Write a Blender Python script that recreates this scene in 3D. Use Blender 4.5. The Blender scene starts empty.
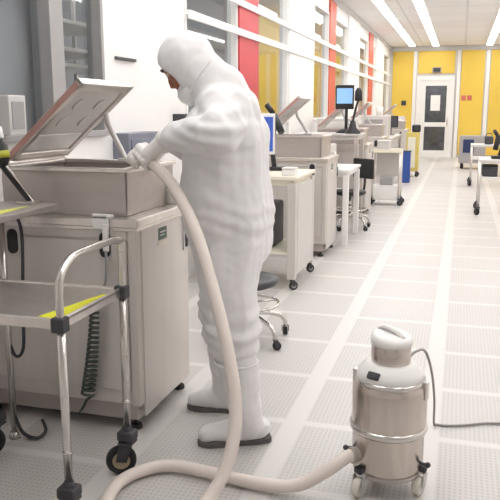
import bpy, bmesh, math, random
from mathutils import Vector, Matrix, Quaternion, noise
random.seed(7)
D = bpy.data
S = bpy.context.scene
C = S.collection
PI = math.pi

# ------------------------------------------------------------------ camera
cam = D.objects.new('camera', D.cameras.new('camera'))
C.objects.link(cam)
cam.location = (0, 0, 1.42)
cam.rotation_euler = (math.radians(90 - 11.0035), 0, math.radians(16.1209))
cam.data.sensor_width = 36
cam.data.lens = 51.84
cam.data.clip_start = 0.05
S.camera = cam
# ------------------------------------------------------------------ world, exposure
W = D.worlds.new('world')
S.world = W
W.use_nodes = True
W.node_tree.nodes['Background'].inputs[0].default_value = (1.0, 0.98, 0.96, 1)
W.node_tree.nodes['Background'].inputs[1].default_value = 0.25
S.view_settings.view_transform = 'Standard'
S.view_settings.look = 'None'
S.view_settings.gamma = 1
S.view_settings.use_curve_mapping = False
S.view_settings.exposure = 0.42
LAMP = 9.0           # strength of the fluorescent diffusers
LAMP_ADDED = 8.0      # added fill lamps, next room and lobby

# ------------------------------------------------------------------ materials
def rgb(r, g, b):
    f = lambda c: (c / 255 / 12.92) if c <= 10 else (((c / 255) + 0.055) / 1.055) ** 2.4
    return (f(r), f(g), f(b), 1)

def mat(name, col, rough=0.5, metal=0.0, var=0.06, scale=8.0, stretch=(1, 1, 1), bump=0.0, bscale=60, spec=0.5, emit=0):
    m = D.materials.new(name)
    m.use_nodes = True
    nt = m.node_tree
    N, L = nt.nodes, nt.links
    b = N['Principled BSDF']
    b.inputs['Roughness'].default_value = rough
    b.inputs['Metallic'].default_value = metal
    b.inputs['Specular IOR Level'].default_value = spec
    tc = N.new('ShaderNodeTexCoord')
    mp = N.new('ShaderNodeMapping')
    mp.inputs['Scale'].default_value = stretch
    L.new(tc.outputs['Object'], mp.inputs['Vector'])
    nz = N.new('ShaderNodeTexNoise')
    nz.inputs['Scale'].default_value = scale
    nz.inputs['Detail'].default_value = 4
    L.new(mp.outputs[0], nz.inputs['Vector'])
    cr = N.new('ShaderNodeValToRGB')
    lo = tuple(max(0, c * (1 - var)) for c in col[:3]) + (1,)
    hi = tuple(min(1, c * (1 + var)) for c in col[:3]) + (1,)
    cr.color_ramp.elements[0].color = lo
    cr.color_ramp.elements[1].color = hi
    cr.color_ramp.elements[0].position = 0.3
    cr.color_ramp.elements[1].position = 0.7
    L.new(nz.outputs['Fac'], cr.inputs[0])
    L.new(cr.outputs[0], b.inputs['Base Color'])
    if bump:
        n2 = N.new('ShaderNodeTexNoise')
        n2.inputs['Scale'].default_value = bscale
        L.new(mp.outputs[0], n2.inputs['Vector'])
        bp = N.new('ShaderNodeBump')
        bp.inputs['Strength'].default_value = bump
        bp.inputs['Distance'].default_value = 0.01
        L.new(n2.outputs['Fac'], bp.inputs['Height'])
        L.new(bp.outputs[0], b.inputs['Normal'])
    if emit:
        b.inputs['Emission Color'].default_value = col
        b.inputs['Emission Strength'].default_value = emit
    return m

def lamp_mat(name, col, strength):
    m = D.materials.new(name)
    m.use_nodes = True
    nt = m.node_tree
    nt.nodes.clear()
    o = nt.nodes.new('ShaderNodeOutputMaterial')
    e = nt.nodes.new('ShaderNodeEmission')
    e.inputs[0].default_value = col
    e.inputs[1].default_value = strength
    nt.links.new(e.outputs[0], o.inputs[0])
    return m

def glass_mat(name, tint=(0.9, 0.92, 0.93, 1), refl=0.12):
    m = D.materials.new(name)
    m.use_nodes = True
    nt = m.node_tree
    nt.nodes.clear()
    o = nt.nodes.new('ShaderNodeOutputMaterial')
    t = nt.nodes.new('ShaderNodeBsdfTransparent')
    t.inputs[0].default_value = tint
    g = nt.nodes.new('ShaderNodeBsdfGlossy')
    g.inputs['Roughness'].default_value = 0.03
    lw = nt.nodes.new('ShaderNodeLayerWeight')
    lw.inputs[0].default_value = 0.5
    pw = nt.nodes.new('ShaderNodeMath'); pw.operation = 'POWER'; pw.inputs[1].default_value = 4.0
    ml = nt.nodes.new('ShaderNodeMath'); ml.operation = 'MULTIPLY_ADD'; ml.inputs[1].default_value = 0.5; ml.inputs[2].default_value = 0.04
    nt.links.new(lw.outputs['Facing'], pw.inputs[0])
    nt.links.new(pw.outputs[0], ml.inputs[0])
    mx = nt.nodes.new('ShaderNodeMixShader')
    nt.links.new(ml.outputs[0], mx.inputs[0])
    nt.links.new(t.outputs[0], mx.inputs[1])
    nt.links.new(g.outputs[0], mx.inputs[2])
    nt.links.new(mx.outputs[0], o.inputs[0])
    return m

def floor_mat():
    m = D.materials.new('raised_floor_tiles')
    m.use_nodes = True
    nt = m.node_tree
    N, L = nt.nodes, nt.links
    b = N['Principled BSDF']
    tc = N.new('ShaderNodeTexCoord')
    sp = N.new('ShaderNodeSeparateXYZ')
    L.new(tc.outputs['Object'], sp.inputs[0])
    def mth(op, a, bb=None, clamp=False):
        n = N.new('ShaderNodeMath')
        n.operation = op
        n.use_clamp = clamp
        for i, v in enumerate((a, bb)):
            if v is None: continue
            if isinstance(v, (int, float)): n.inputs[i].default_value = v
            else: L.new(v, n.inputs[i])
        return n.outputs[0]
    def line(axis, off, period, width, soft):
        a = mth('ADD', axis, off)
        a = mth('DIVIDE', a, period)
        a = mth('FRACT', a)
        a = mth('SUBTRACT', a, 0.5)
        a = mth('ABSOLUTE', a)
        a = mth('MULTIPLY', a, period)          # distance from the line, 0 on the line
        a = mth('SUBTRACT', width / 2, a)
        a = mth('DIVIDE', a, soft)
        return mth('ADD', a, 0.5, True)
    # seams run along the hall (wide strips) and across it (narrow strips)
    lx = line(sp.outputs['X'], 0.67 + 0.3 + 6, 0.6, 0.095, 0.012)
    ly = line(sp.outputs['Y'], -4.26 + 0.3 + 6, 0.6, 0.05, 0.012)
    seam = mth('MAXIMUM', lx, ly)
    # slots of the perforated panels
    px = line(sp.outputs['X'], 6.0, 0.02, 0.009, 0.006)
    py = line(sp.outputs['Y'], 6.0, 0.025, 0.013, 0.006)
    holes = mth('MULTIPLY', px, py)
    nz = N.new('ShaderNodeTexNoise')
    nz.inputs['Scale'].default_value = 1.3
    nz.inputs['Detail'].default_value = 6
    L.new(tc.outputs['Object'], nz.inputs['Vector'])
    pan = N.new('ShaderNodeMix'); pan.data_type = 'RGBA'
    pan.inputs['A'].default_value = rgb(195, 191, 188)
    pan.inputs['B'].default_value = rgb(202, 198, 195)
    L.new(nz.outputs['Fac'], pan.inputs['Factor'])
    h = N.new('ShaderNodeMix'); h.data_type = 'RGBA'
    L.new(mth('MULTIPLY', holes, 0.6), h.inputs['Factor'])
    L.new(pan.outputs['Result'], h.inputs['A'])
    h.inputs['B'].default_value = rgb(164, 160, 157)
    s = N.new('ShaderNodeMix'); s.data_type = 'RGBA'
    L.new(seam, s.inputs['Factor'])
    L.new(h.outputs['Result'], s.inputs['A'])
    s.inputs['B'].default_value = rgb(211, 207, 204)
    L.new(s.outputs['Result'], b.inputs['Base Color'])
    b.inputs['Roughness'].default_value = 0.42
    b.inputs['Specular IOR Level'].default_value = 0.4
    return m

def ceiling_mat():
    m = mat('ceiling_tile_white', rgb(245, 243, 242), 0.7, var=0.01)
    nt = m.node_tree
    N, L = nt.nodes, nt.links
    b = N['Principled BSDF']
    tc = N.new('ShaderNodeTexCoord')
    br = N.new('ShaderNodeTexBrick')
    br.offset = 0
    br.inputs['Scale'].default_value = 1.0
    br.inputs['Brick Width'].default_value = 1.2
    br.inputs['Row Height'].default_value = 1.2
    br.inputs['Mortar Size'].default_value = 0.02
    br.inputs['Color1'].default_value = rgb(245, 243, 242)
    br.inputs['Color2'].default_value = rgb(240, 238, 237)
    br.inputs['Mortar'].default_value = rgb(222, 221, 220)
    L.new(tc.outputs['Object'], br.inputs['Vector'])
    L.new(br.outputs['Color'], b.inputs['Base Color'])
    return m

M = {
    'floor': floor_mat(),
    'ceiling': ceiling_mat(),
    'wall': mat('white_wall_paint', rgb(238, 235, 233), 0.55, var=0.01, scale=2),
    'white_trim': mat('white_trim_paint', rgb(240, 238, 236), 0.45, var=0.01),
    'grey_trim': mat('grey_trim_paint', rgb(196, 194, 194), 0.45, var=0.02),
    'grey_wall': mat('grey_back_wall', rgb(118, 120, 126), 0.7, var=0.05, scale=1.5),
    'blind': mat('grey_blind_cloth', rgb(158, 159, 163), 0.8, var=0.03, scale=3),
    'yellow_wall': mat('yellow_partition', rgb(234, 199, 82), 0.4, var=0.04, scale=1.2),
    'red': mat('red_column_paint', rgb(196, 62, 70), 0.5, var=0.04),
    'orange_red': mat('orange_red_column_paint', rgb(208, 92, 66), 0.5, var=0.04),
    'steel': mat('brushed_stainless', rgb(222, 216, 211), 0.3, 0.9, var=0.05, scale=30, stretch=(1, 1, 0.05)),
    'drum_steel': mat('polished_drum_stainless', rgb(206, 197, 190), 0.24, 1.0, var=0.04, scale=30, stretch=(1, 1, 0.05)),
    'steel_panel': mat('matt_stainless_panel', rgb(214, 208, 203), 0.42, 0.35, var=0.03, scale=14, stretch=(1, 1, 0.06)),
    'steel_dark': mat('dull_stainless', rgb(186, 178, 174), 0.38, 0.6, var=0.05, scale=20, stretch=(0.08, 1, 1)),
    'chrome': mat('polished_steel_tube', rgb(212, 208, 204), 0.2, 0.95, var=0.02),
    'black': mat('black_plastic', rgb(34, 34, 36), 0.45, var=0.1),
    'charcoal': mat('charcoal_plastic', rgb(62, 62, 66), 0.5, var=0.1),
    'dark_green': mat('dark_rubber', rgb(48, 54, 52), 0.6, var=0.1),
    'rubber': mat('black_rubber', rgb(40, 40, 42), 0.7, var=0.1),
    'white_plastic': mat('white_plastic', rgb(238, 236, 233), 0.35, var=0.01),
    'light_grey': mat('light_grey_enamel', rgb(208, 204, 201), 0.4, var=0.02),
    'mid_grey': mat('mid_grey_enamel', rgb(160, 157, 156), 0.45, var=0.03),
    'blue_grey': mat('blue_grey_enamel', rgb(122, 125, 138), 0.45, var=0.04),
    'yellow': mat('yellow_tape', rgb(226, 226, 40), 0.5, var=0.03),
    'pale_yellow': mat('faded_yellow_tape', rgb(222, 222, 110), 0.5, var=0.03),
    'olive': mat('olive_yellow_band', rgb(170, 170, 50), 0.5, var=0.05),
    'pink': mat('pinkish_anodised_edge', rgb(190, 150, 142), 0.4, 0.3, var=0.04),
    'fabric': mat('white_cleanroom_fabric', rgb(236, 234, 234), 0.75, var=0.012, scale=20, bump=0.12, bscale=18, spec=0.2),
    'mask': mat('white_mask_cloth', rgb(244, 242, 241), 0.8, var=0.01, bump=0.1, bscale=40, spec=0.2),
    'glove': mat('white_latex_glove', rgb(240, 236, 232), 0.5, var=0.02, scale=30),
    'skin': mat('brown_skin', rgb(158, 98, 76), 0.5, var=0.06, scale=30),
    'eye': mat('eye_white', rgb(235, 230, 225), 0.2, var=0.01),
    'iris': mat('dark_iris', rgb(40, 26, 20), 0.2, var=0.05),
    'sole': mat('grey_boot_sole', rgb(98, 93, 92), 0.7, var=0.05),
    'hose': mat('beige_hose_plastic', rgb(232, 221, 213), 0.42, var=0.02, scale=12),
    'cord': mat('grey_cord', rgb(150, 146, 142), 0.5, var=0.03),
    'wheel': mat('cream_wheel_tyre', rgb(220, 214, 204), 0.5, var=0.03),
    'hub': mat('tan_wheel_hub', rgb(176, 160, 132), 0.5, var=0.05),
    'paper': mat('white_paper', rgb(240, 240, 238), 0.8, var=0.01),
    'green': mat('green_label', rgb(84, 108, 92), 0.5, var=0.05),
    'green_cable': mat('dark_green_coil', rgb(66, 74, 66), 0.5, var=0.06),
    'blue': mat('blue_plastic', rgb(52, 84, 160), 0.45, var=0.05),
    'navy': mat('navy_panel', rgb(40, 50, 92), 0.45, var=0.08),
    'bin_yellow': mat('yellow_plastic', rgb(216, 196, 110), 0.5, var=0.04),
    'red_plastic': mat('red_plastic', rgb(206, 84, 72), 0.5, var=0.04),
    'pink_sign': mat('pink_sign_paint', rgb(206, 110, 96), 0.5, var=0.05),
    'cream': mat('cream_top', rgb(236, 230, 212), 0.4, var=0.02),
    'screen_blue': mat('lit_blue_screen', rgb(60, 92, 180), 0.3, var=0.05, emit=0.2),
    'screen_pale': mat('lit_pale_screen', rgb(140, 185, 230), 0.3, var=0.05, emit=0.35),
    'screen_dark': mat('dark_door_glass_room', rgb(120, 120, 130), 0.5, var=0.25, scale=5),
    'glass': glass_mat('clear_window_glass'),
    'lamp': lamp_mat('fluorescent_diffuser', (1.0, 0.99, 0.975, 1), LAMP),
    'lamp_added': lamp_mat('added_fill_emitter', (1.0, 0.97, 0.92, 1), LAMP_ADDED),  # emitter shared by the added lamps in next room and lobby
}

# ------------------------------------------------------------------ mesh helpers
class MB:
    """collects shapes into one mesh"""
    def __init__(self): self.bm = bmesh.new()
    def merge(self, b2):
        me = D.meshes.new('tmp'); b2.to_mesh(me); b2.free()
        self.bm.from_mesh(me); D.meshes.remove(me)
        return self
    def box(self, lo, hi, bev=0.004, rot=None, piv=None):
        b = bmesh.new()
        bmesh.ops.create_cube(b, size=1)
        s = [hi[i] - lo[i] for i in range(3)]
        c = Vector([(hi[i] + lo[i]) / 2 for i in range(3)])
        bmesh.ops.scale(b, vec=s, verts=b.verts)
        bv = min(bev, min(s) * 0.4)
        if bv > 0:
            bmesh.ops.bevel(b, geom=list(b.edges), offset=bv, segments=2, affect='EDGES', profile=0.5)
        bmesh.ops.translate(b, vec=c, verts=b.verts)
        if rot is not None:
            bmesh.ops.rotate(b, cent=Vector(piv if piv else c), matrix=rot, verts=b.verts)
        return self.merge(b)
    def cyl(self, p, q, r, r2=None, seg=20, bev=0.0):
        p, q = Vector(p), Vector(q)
        d = q - p
        b = bmesh.new()
        bmesh.ops.create_cone(b, cap_ends=True, segments=seg, radius1=r, radius2=r if r2 is None else r2, depth=d.length)
        if bev:
            es = [e for e in b.edges if abs(abs(e.verts[0].co.z) - d.length / 2) < 1e-6 and abs(e.verts[0].co.z - e.verts[1].co.z) < 1e-6]
            bmesh.ops.bevel(b, geom=es, offset=bev, segments=2, affect='EDGES', profile=0.5)
        bmesh.ops.transform(b, matrix=Matrix.Translation((p + q) / 2) @ d.to_track_quat('Z', 'Y').to_matrix().to_4x4(), verts=b.verts)
        for f in b.faces: f.smooth = len(f.verts) == 4
        return self.merge(b)
    def sph(self, c, r, seg=20, rot=None):
        b = bmesh.new()
        bmesh.ops.create_uvsphere(b, u_segments=seg, v_segments=max(6, seg * 2 // 3), radius=1)
        rr = (r, r, r) if isinstance(r, (int, float)) else r
        bmesh.ops.scale(b, vec=rr, verts=b.verts)
        if rot is not None: bmesh.ops.rotate(b, cent=(0, 0, 0), matrix=rot, verts=b.verts)
        bmesh.ops.translate(b, vec=c, verts=b.verts)
        for f in b.faces: f.smooth = True
        return self.merge(b)
    def tube(self, pts, r, seg=12, smooth=6, closed=False, ribs=None):
        P = spline(pts, smooth) if smooth else [Vector(p) for p in pts]
        b = bmesh.new()
        rings = []
        nrm = None
        n = len(P)
        for i in range(n):
            t = (P[min(i + 1, n - 1)] - P[max(i - 1, 0)]).normalized()
            if nrm is None:
                nrm = t.orthogonal().normalized()
            else:
                nrm = (nrm - t * nrm.dot(t)).normalized()
            bn = t.cross(nrm)
            rad = r(i / (n - 1)) if callable(r) else r
            if ribs and i % 2: rad *= ribs
            rings.append([b.verts.new(P[i] + (nrm * math.cos(a) + bn * math.sin(a)) * rad) for a in [2 * PI * k / seg for k in range(seg)]])
        for i in range(n - 1):
            for k in range(seg):
                f = b.faces.new((rings[i][k], rings[i][(k + 1) % seg], rings[i + 1][(k + 1) % seg], rings[i + 1][k]))
                f.smooth = True
        b.faces.new(list(reversed(rings[0])))
        b.faces.new(rings[-1])
        bmesh.ops.recalc_face_normals(b, faces=b.faces)
        return self.merge(b)
    def lathe(self, prof, c=(0, 0, 0), seg=40, axis=None):
        b = bmesh.new()
        rings = []
        for (r, zz) in prof:
            if r < 1e-5: rings.append([b.verts.new((0, 0, zz))])
            else: rings.append([b.verts.new((r * math.cos(2 * PI * k / seg), r * math.sin(2 * PI * k / seg), zz)) for k in range(seg)])
        for i in range(len(rings) - 1):
            A, B = rings[i], rings[i + 1]
            for k in range(seg):
                k2 = (k + 1) % seg
                if len(A) == 1 and len(B) == 1: continue
                if len(A) == 1: f = b.faces.new((A[0], B[k2], B[k]))
                elif len(B) == 1: f = b.faces.new((A[k], A[k2], B[0]))
                else: f = b.faces.new((A[k], A[k2], B[k2], B[k]))
                f.smooth = True
        bmesh.ops.recalc_face_normals(b, faces=b.faces)
        if axis is not None:
            bmesh.ops.rotate(b, cent=(0, 0, 0), matrix=Vector(axis).to_track_quat('Z', 'Y').to_matrix(), verts=b.verts)
        bmesh.ops.translate(b, vec=c, verts=b.verts)
        return self.merge(b)
    def prism(self, pts, axis, a, bb, bev=0.0):
        """polygon in the plane across axis, swept from a to bb"""
        b = bmesh.new()
        def mk(p, v):
            return {'x': (v, p[0], p[1]), 'y': (p[0], v, p[1]), 'z': (p[0], p[1], v)}[axis]
        A = [b.verts.new(mk(p, a)) for p in pts]
        B = [b.verts.new(mk(p, bb)) for p in pts]
        b.faces.new(A); b.faces.new(list(reversed(B)))
        for i in range(len(pts)):
            j = (i + 1) % len(pts)
            b.faces.new((A[j], A[i], B[i], B[j]))
        bmesh.ops.recalc_face_normals(b, faces=b.faces)
        if bev: bmesh.ops.bevel(b, geom=list(b.edges), offset=bev, segments=2, affect='EDGES', profile=0.5)
        return self.merge(b)
    def build(self, name, m, parent=None, loc=None, label=None):
        me = D.meshes.new(name)
        self.bm.to_mesh(me); self.bm.free()
        o = D.objects.new(name, me)
        C.objects.link(o)
        me.materials.append(M[m] if isinstance(m, str) else m)
        if parent: o.parent = parent
        if loc: o.location = loc
        if label: o['label'] = label
        return o

def spline(pts, k):
    P = [Vector(p) for p in pts]
    out = []
    for i in range(len(P) - 1):
        a, b, c, d = P[max(i - 1, 0)], P[i], P[i + 1], P[min(i + 2, len(P) - 1)]
        for j in range(k):
            t = j / k
            out.append(0.5 * ((2 * b) + (c - a) * t + (2 * a - 5 * b + 4 * c - d) * t * t + (3 * b - a - 3 * c + d) * t ** 3))
    out.append(P[-1])
    return out

def stadium(cx, cz, rx, rz, n=8):
    out = []
    for i in range(2 * n + 2):
        a = PI * i / n if i <= n else PI * (i - 1) / n
        out.append((cx + rx * math.cos(a), cz + (rz - rx) * (1 if i <= n else -1) + rx * math.sin(a)))
    return out

def tag(o, label=None, cat=None, group=None, kind=None):
    if label: o['label'] = label
    if cat: o['category'] = cat
    if group: o['group'] = group
    if kind: o['kind'] = kind
    return o

def thing(name, label, cat, loc=(0, 0, 0), rz=0, group=None):
    o = D.objects.new(name, None)
    o.empty_display_size = 0.1
    C.objects.link(o)
    o.location = loc
    o.rotation_euler = (0, 0, rz)
    return tag(o, label, cat, group)

def dup(root, loc, rz=0, label=None, group=None):
    r = root.copy(); C.objects.link(r)
    r.location = loc; r.rotation_euler = (0, 0, rz)
    if label: r['label'] = label
    if group: r['group'] = group
    for ch in list(root.children):
        c = ch.copy(); C.objects.link(c); c.parent = r
        for g in list(ch.children):
            d = g.copy(); C.objects.link(d); d.parent = c
    return r

def struct(name, mb, m, parent=None, label=None, cat=None):
    o = mb.build(name, m, parent)
    if not parent:
        tag(o, label, cat, None, 'structure')
    return o

# ------------------------------------------------------------------ setting
XL, XR, YN, YF, ZC = -2.2, 3.0, -1.6, 23.0, 3.3
struct('floor', MB().box((XL - 0.1, YN, -0.1), (XR, YF + 0.1, 0), 0), 'floor', label='light grey perforated raised floor tiles with paler seam strips', cat='floor')
struct('ceiling', MB().box((XL - 0.1, YN, ZC), (XR, YF + 0.1, ZC + 0.1), 0), 'ceiling', label='white tiled cleanroom ceiling carrying rows of strip lights', cat='ceiling')
struct('wall_right', MB().box((XR, YN, 0), (XR + 0.1, YF, ZC), 0), 'wall', label='plain white wall along the right side of the hall', cat='wall')
struct('wall_near', MB().box((XL, YN - 0.1, 0), (XR, YN, ZC), 0), 'wall', label='plain white wall behind the viewer', cat='wall')
# left wall: low wall, header band and the white columns between the windows
wins = [(1.6, 3.66), (3.72, 4.26), (5.69, 7.14), (7.85, 9.33), (10.96, 12.31), (12.91, 14.4), (15.96, 17.67), (18.46, 19.1), (21.03, 22.8)]
SILL, HEAD = 1.26, 3.0
w = MB()
w.box((XL - 0.1, YN, 0), (XL, YF, SILL), 0)
w.box((XL - 0.1, YN, HEAD), (XL, YF, ZC), 0)
edges = [YN] + [v for p in wins for v in p] + [YF]
for i in range(0, len(edges), 2):
    w.box((XL - 0.1, edges[i], SILL), (XL, edges[i + 1], HEAD), 0)
struct('wall_left', w, 'wall', label='white left wall with a row of windows above sill height', cat='wall')
for i, (a, b) in enumerate(wins):
    fr = MB()
    t = 0.035
    for lo, hi in (((XL - 0.09, a, SILL), (XL + 0.012, a + t, HEAD)), ((XL - 0.09, b - t, SILL), (XL + 0.012, b, HEAD)),
                   ((XL - 0.09, a, SILL), (XL + 0.03, b, SILL + t)), ((XL - 0.09, a, HEAD - t), (XL + 0.012, b, HEAD))):
        fr.box(lo, hi, 0.004)
    f = struct('window_%d' % (i + 1), fr, 'mid_grey' if i < 2 else 'white_trim', label='tall window number %d of the left wall, counted from the near end' % (i + 1), cat='window')
    MB().box((XL - 0.056, a + t, SILL + t), (XL - 0.05, b - t, HEAD - t), 0).build('pane', 'glass', f)
# coloured column faces and rails
for i, (a, b, m) in enumerate([(7.14, 7.85, 'red'), (12.31, 12.91, 'orange_red'), (17.67, 18.46, 'orange_red')]):
    struct('trim_%d' % (i + 1), MB().box((XL, a, 0.9), (XL + 0.03, b, ZC), 0.003), m, label='red painted column face of the left wall, %s from the near end' % ('first', 'second', 'third')[i], cat='column')
struct('trim_4', MB().box((XL + 0.03, 5.69, 2.145), (XL + 0.055, 22.8, 2.215), 0.006), 'white_trim', label='lower white rail running along the windows of the left wall', cat='rail')
struct('trim_5', MB().box((XL + 0.03, 5.69, 2.43), (XL + 0.055, 22.8, 2.495), 0.006), 'white_trim', label='upper white rail running along the windows of the left wall', cat='rail')
struct('trim_6', MB().box((XL, 5.3, ZC - 0.09), (XL + 0.06, YF, ZC), 0.006), 'grey_trim', label='grey cornice where left wall meets ceiling', cat='cornice')
cx = MB()
for a, b in ((9.33, 10.96), (14.4, 15.96), (19.1, 21.03)):
    cx.box((XL, a, 0.0), (XL + 0.035, b, ZC), 0.005)
struct('trim_7', cx, 'white_trim', label='broad white column faces between the windows of the left wall', cat='column')
struct('trim_10', MB().box((XL - 0.1, 3.62, SILL), (XL + 0.02, 3.76, HEAD), 0.004), 'mid_grey', label='grey mullion between the two nearest windows', cat='mullion')
# room behind the windows
XB = -3.7
struct('wall_beyond', MB().box((XB - 0.1, 0.5, 0), (XB, 13.4, ZC), 0), 'grey_wall', label='grey wall of the next room seen through the near windows', cat='wall')
struct('wall_beyond_far', MB().box((XB - 0.1, 13.4, 0), (XB, 26, ZC), 0), 'yellow_wall', label='yellow wall of the next room seen through the far windows', cat='wall')
struct('wall_beyond_end', MB().box((XB, 25.9, 0), (XL - 0.1, 26, ZC), 0), 'yellow_wall', label='yellow end wall of the next room', cat='wall')
struct('wall_beyond_near', MB().box((XB, 0.4, 0), (XL - 0.1, 0.5, ZC), 0), 'grey_wall', label='grey near wall of the next room', cat='wall')
struct('floor_beyond', MB().box((XB - 0.1, 0.4, -0.1), (XL - 0.1, 26, 0), 0), 'light_grey', label='pale floor of the next room', cat='floor')
struct('ceiling_beyond', MB().box((XB - 0.1, 0.4, ZC), (XL - 0.1, 26, ZC + 0.1), 0), 'ceiling', label='ceiling of the next room', cat='ceiling')

# far wall with yellow panels, mullions and door
DX0, DX1 = -1.36, -0.25
fw_ = MB()
fw_.box((XL - 0.1, YF, 0), (DX0, YF + 0.1, ZC), 0)
fw_.box((DX1, YF, 0), (XR, YF + 0.1, ZC), 0)
fw_.box((DX0, YF, 2.43), (DX1, YF + 0.1, ZC), 0)
wf = struct('wall_far', fw_, 'light_grey', label='far wall of pale framing filled with yellow panels around the door', cat='wall')
for a, b, z0 in ((-2.1, -1.48, 0.0), (-1.34, -0.27, 2.5), (-0.08, 0.58, 0.0), (0.75, 1.45, 0.0), (1.6, 2.3, 0.0), (2.45, 2.95, 0.0)):
    MB().box((a, YF - 0.025, max(z0, 0.08)), (b, YF, 3.16), 0.004).build('panel', 'yellow_wall', wf, label='yellow panel')
struct('trim_8', MB().box((XL, YF - 0.09, 3.16), (XR, YF, ZC), 0.006), 'grey_trim', label='grey header beam across the top of the far wall', cat='beam')
mu = MB()
for a in (-1.48, -0.2, 0.62, 1.48, 2.33):
    mu.box((a, YF - 0.06, 0), (a + 0.1, YF, 3.16), 0.006)
struct('trim_9', mu, 'white_trim', label='white upright mullions between the yellow panels of the far wall', cat='mullion')
d = struct('door_1', MB().box((DX0, YF - 0.05, 0), (DX0 + 0.12, YF + 0.06, 2.43), 0).box((DX1 - 0.12, YF - 0.05, 0), (DX1, YF + 0.06, 2.43), 0).box((DX0 + 0.12, YF - 0.05, 2.3), (DX1 - 0.12, YF + 0.06, 2.43), 0)
           , 'white_trim', label='white framed double glazed door in the far yellow wall', cat='door')
a, b = DX0 + 0.12, DX1 - 0.12
lf = MB()
lf.box((a, YF - 0.02, 0.0), (a + 0.15, YF + 0.03, 2.3)).box((b - 0.1, YF - 0.02, 0.0), (b, YF + 0.03, 2.3))
lf.box((a + 0.15, YF - 0.02, 0.0), (b - 0.1, YF + 0.03, 0.2)).box((a + 0.15, YF - 0.02, 0.92), (b - 0.1, YF + 0.03, 1.05)).box((a + 0.15, YF - 0.02, 2.14), (b - 0.1, YF + 0.03, 2.3))
lf.build('leaf', 'white_plastic', d)
MB().box((a + 0.15, YF, 1.05), (b - 0.1, YF + 0.01, 2.14), 0).build('pane', 'glass', d)
MB().box((a + 0.15, YF, 0.2), (b - 0.1, YF + 0.01, 0.92), 0).build('pane', 'glass', d)
MB().cyl((b - 0.05, YF - 0.06, 0.95), (b - 0.05, YF - 0.06, 1.2), 0.015).build('handle', 'chrome', d)
struct('wall_lobby', MB().box((-2.0, 24.6, 0), (0.6, 24.7, 2.6), 0), 'screen_dark', label='dark lobby wall seen through the door glass', cat='wall')
struct('floor_lobby', MB().box((-2.0, YF + 0.1, -0.1), (0.6, 24.7, 0), 0), 'mid_grey', label='grey lobby floor behind the door', cat='floor')
struct('ceiling_lobby', MB().box((-2.0, YF + 0.1, 2.6), (0.6, 24.7, 2.7), 0), 'ceiling', label='low ceiling of the lobby behind the far door', cat='ceiling')
tag(MB().box((-0.93, YF - 0.027, 1.4), (-0.65, YF - 0.021, 1.86), 0.001).build('notice', 'paper', loc=(0, 0.021, 0)), 'white paper notice stuck on the upper glass of the far door', 'notice')
t = thing('exit_sign', 'small dark sign box above the far door', 'sign', (-0.79, YF - 0.025, 2.52))
MB().box((-0.13, -0.06, 0), (0.13, 0, 0.16), 0.008).build('housing', 'mid_grey', t)
MB().box((-0.1, -0.065, 0.02), (0.1, -0.06, 0.14), 0.002).build('face', 'charcoal', t)
for k, x in enumerate((0.03, 0.2)):
    tag(MB().box((x - 0.07, YF - 0.04, 1.7), (x + 0.06, YF - 0.025, 1.85), 0.003).build('wall_sign', 'pink_sign'),
        'small pinkish sign on yellow panel right of the far door, %s of the pair' % ('left', 'right')[k], 'sign', 'pink signs beside the far door')
tag(MB().box((-1.8, YF - 0.07, 1.56), (-1.66, YF - 0.025, 1.7), 0.01).build('call_box', 'charcoal'), 'small dark box on yellow panel left of the far door', 'box')

# ceiling strip lights of the hall, then added fill for lobby and next room
def strip(x, y0, y1, wdt, label, m='lamp'):
    t = thing('ceiling_light', label, 'light', (x, (y0 + y1) / 2, ZC), group='fluorescent strip lights' if m == 'lamp' else 'added fill lights of the next room')
    l = (y1 - y0) / 2
    MB().box((-wdt / 2 - 0.03, -l, -0.03), (-wdt / 2, l, 0), 0.004).box((wdt / 2, -l, -0.03), (wdt / 2 + 0.03, l, 0), 0.004).box((-wdt / 2, -l, -0.012), (wdt / 2, l, 0), 0).build('housing', 'white_trim', t)
    MB().box((-wdt / 2, -l + 0.01, -0.04), (wdt / 2, l - 0.01, -0.014), 0.005).build('diffuser', m, t)
strip(-1.5, 1.0, 22.4, 0.16, 'leftmost long fluorescent strip light on the ceiling, nearest the windows')
strip(-0.83, 1.0, 22.6, 0.16, 'second long fluorescent strip light from the windows')
strip(0.67, 1.0, 22.6, 0.16, 'long fluorescent strip light at the right edge of the view')
strip(1.9, 1.0, 22.6, 0.16, 'long fluorescent strip light farthest from the windows')
t = thing('ceiling_light', 'small square light added on the lobby ceiling to brighten it behind the far door', 'light', (-0.8, 23.9, 2.6))  # added lamp, lifts the dark lobby behind the door glass
MB().box((-0.3, -0.3, -0.03), (0.3, 0.3, 0), 0.004).build('housing', 'white_trim', t)
MB().box((-0.27, -0.27, -0.036), (0.27, 0.27, -0.028), 0.002).build('diffuser', 'lamp_added', t)
strip(-2.9, 3.0, 25, 0.2, 'strip light added to brighten the room behind the far windows', 'lamp_added')  # added lamp so the room behind the windows reads less dark

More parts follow.
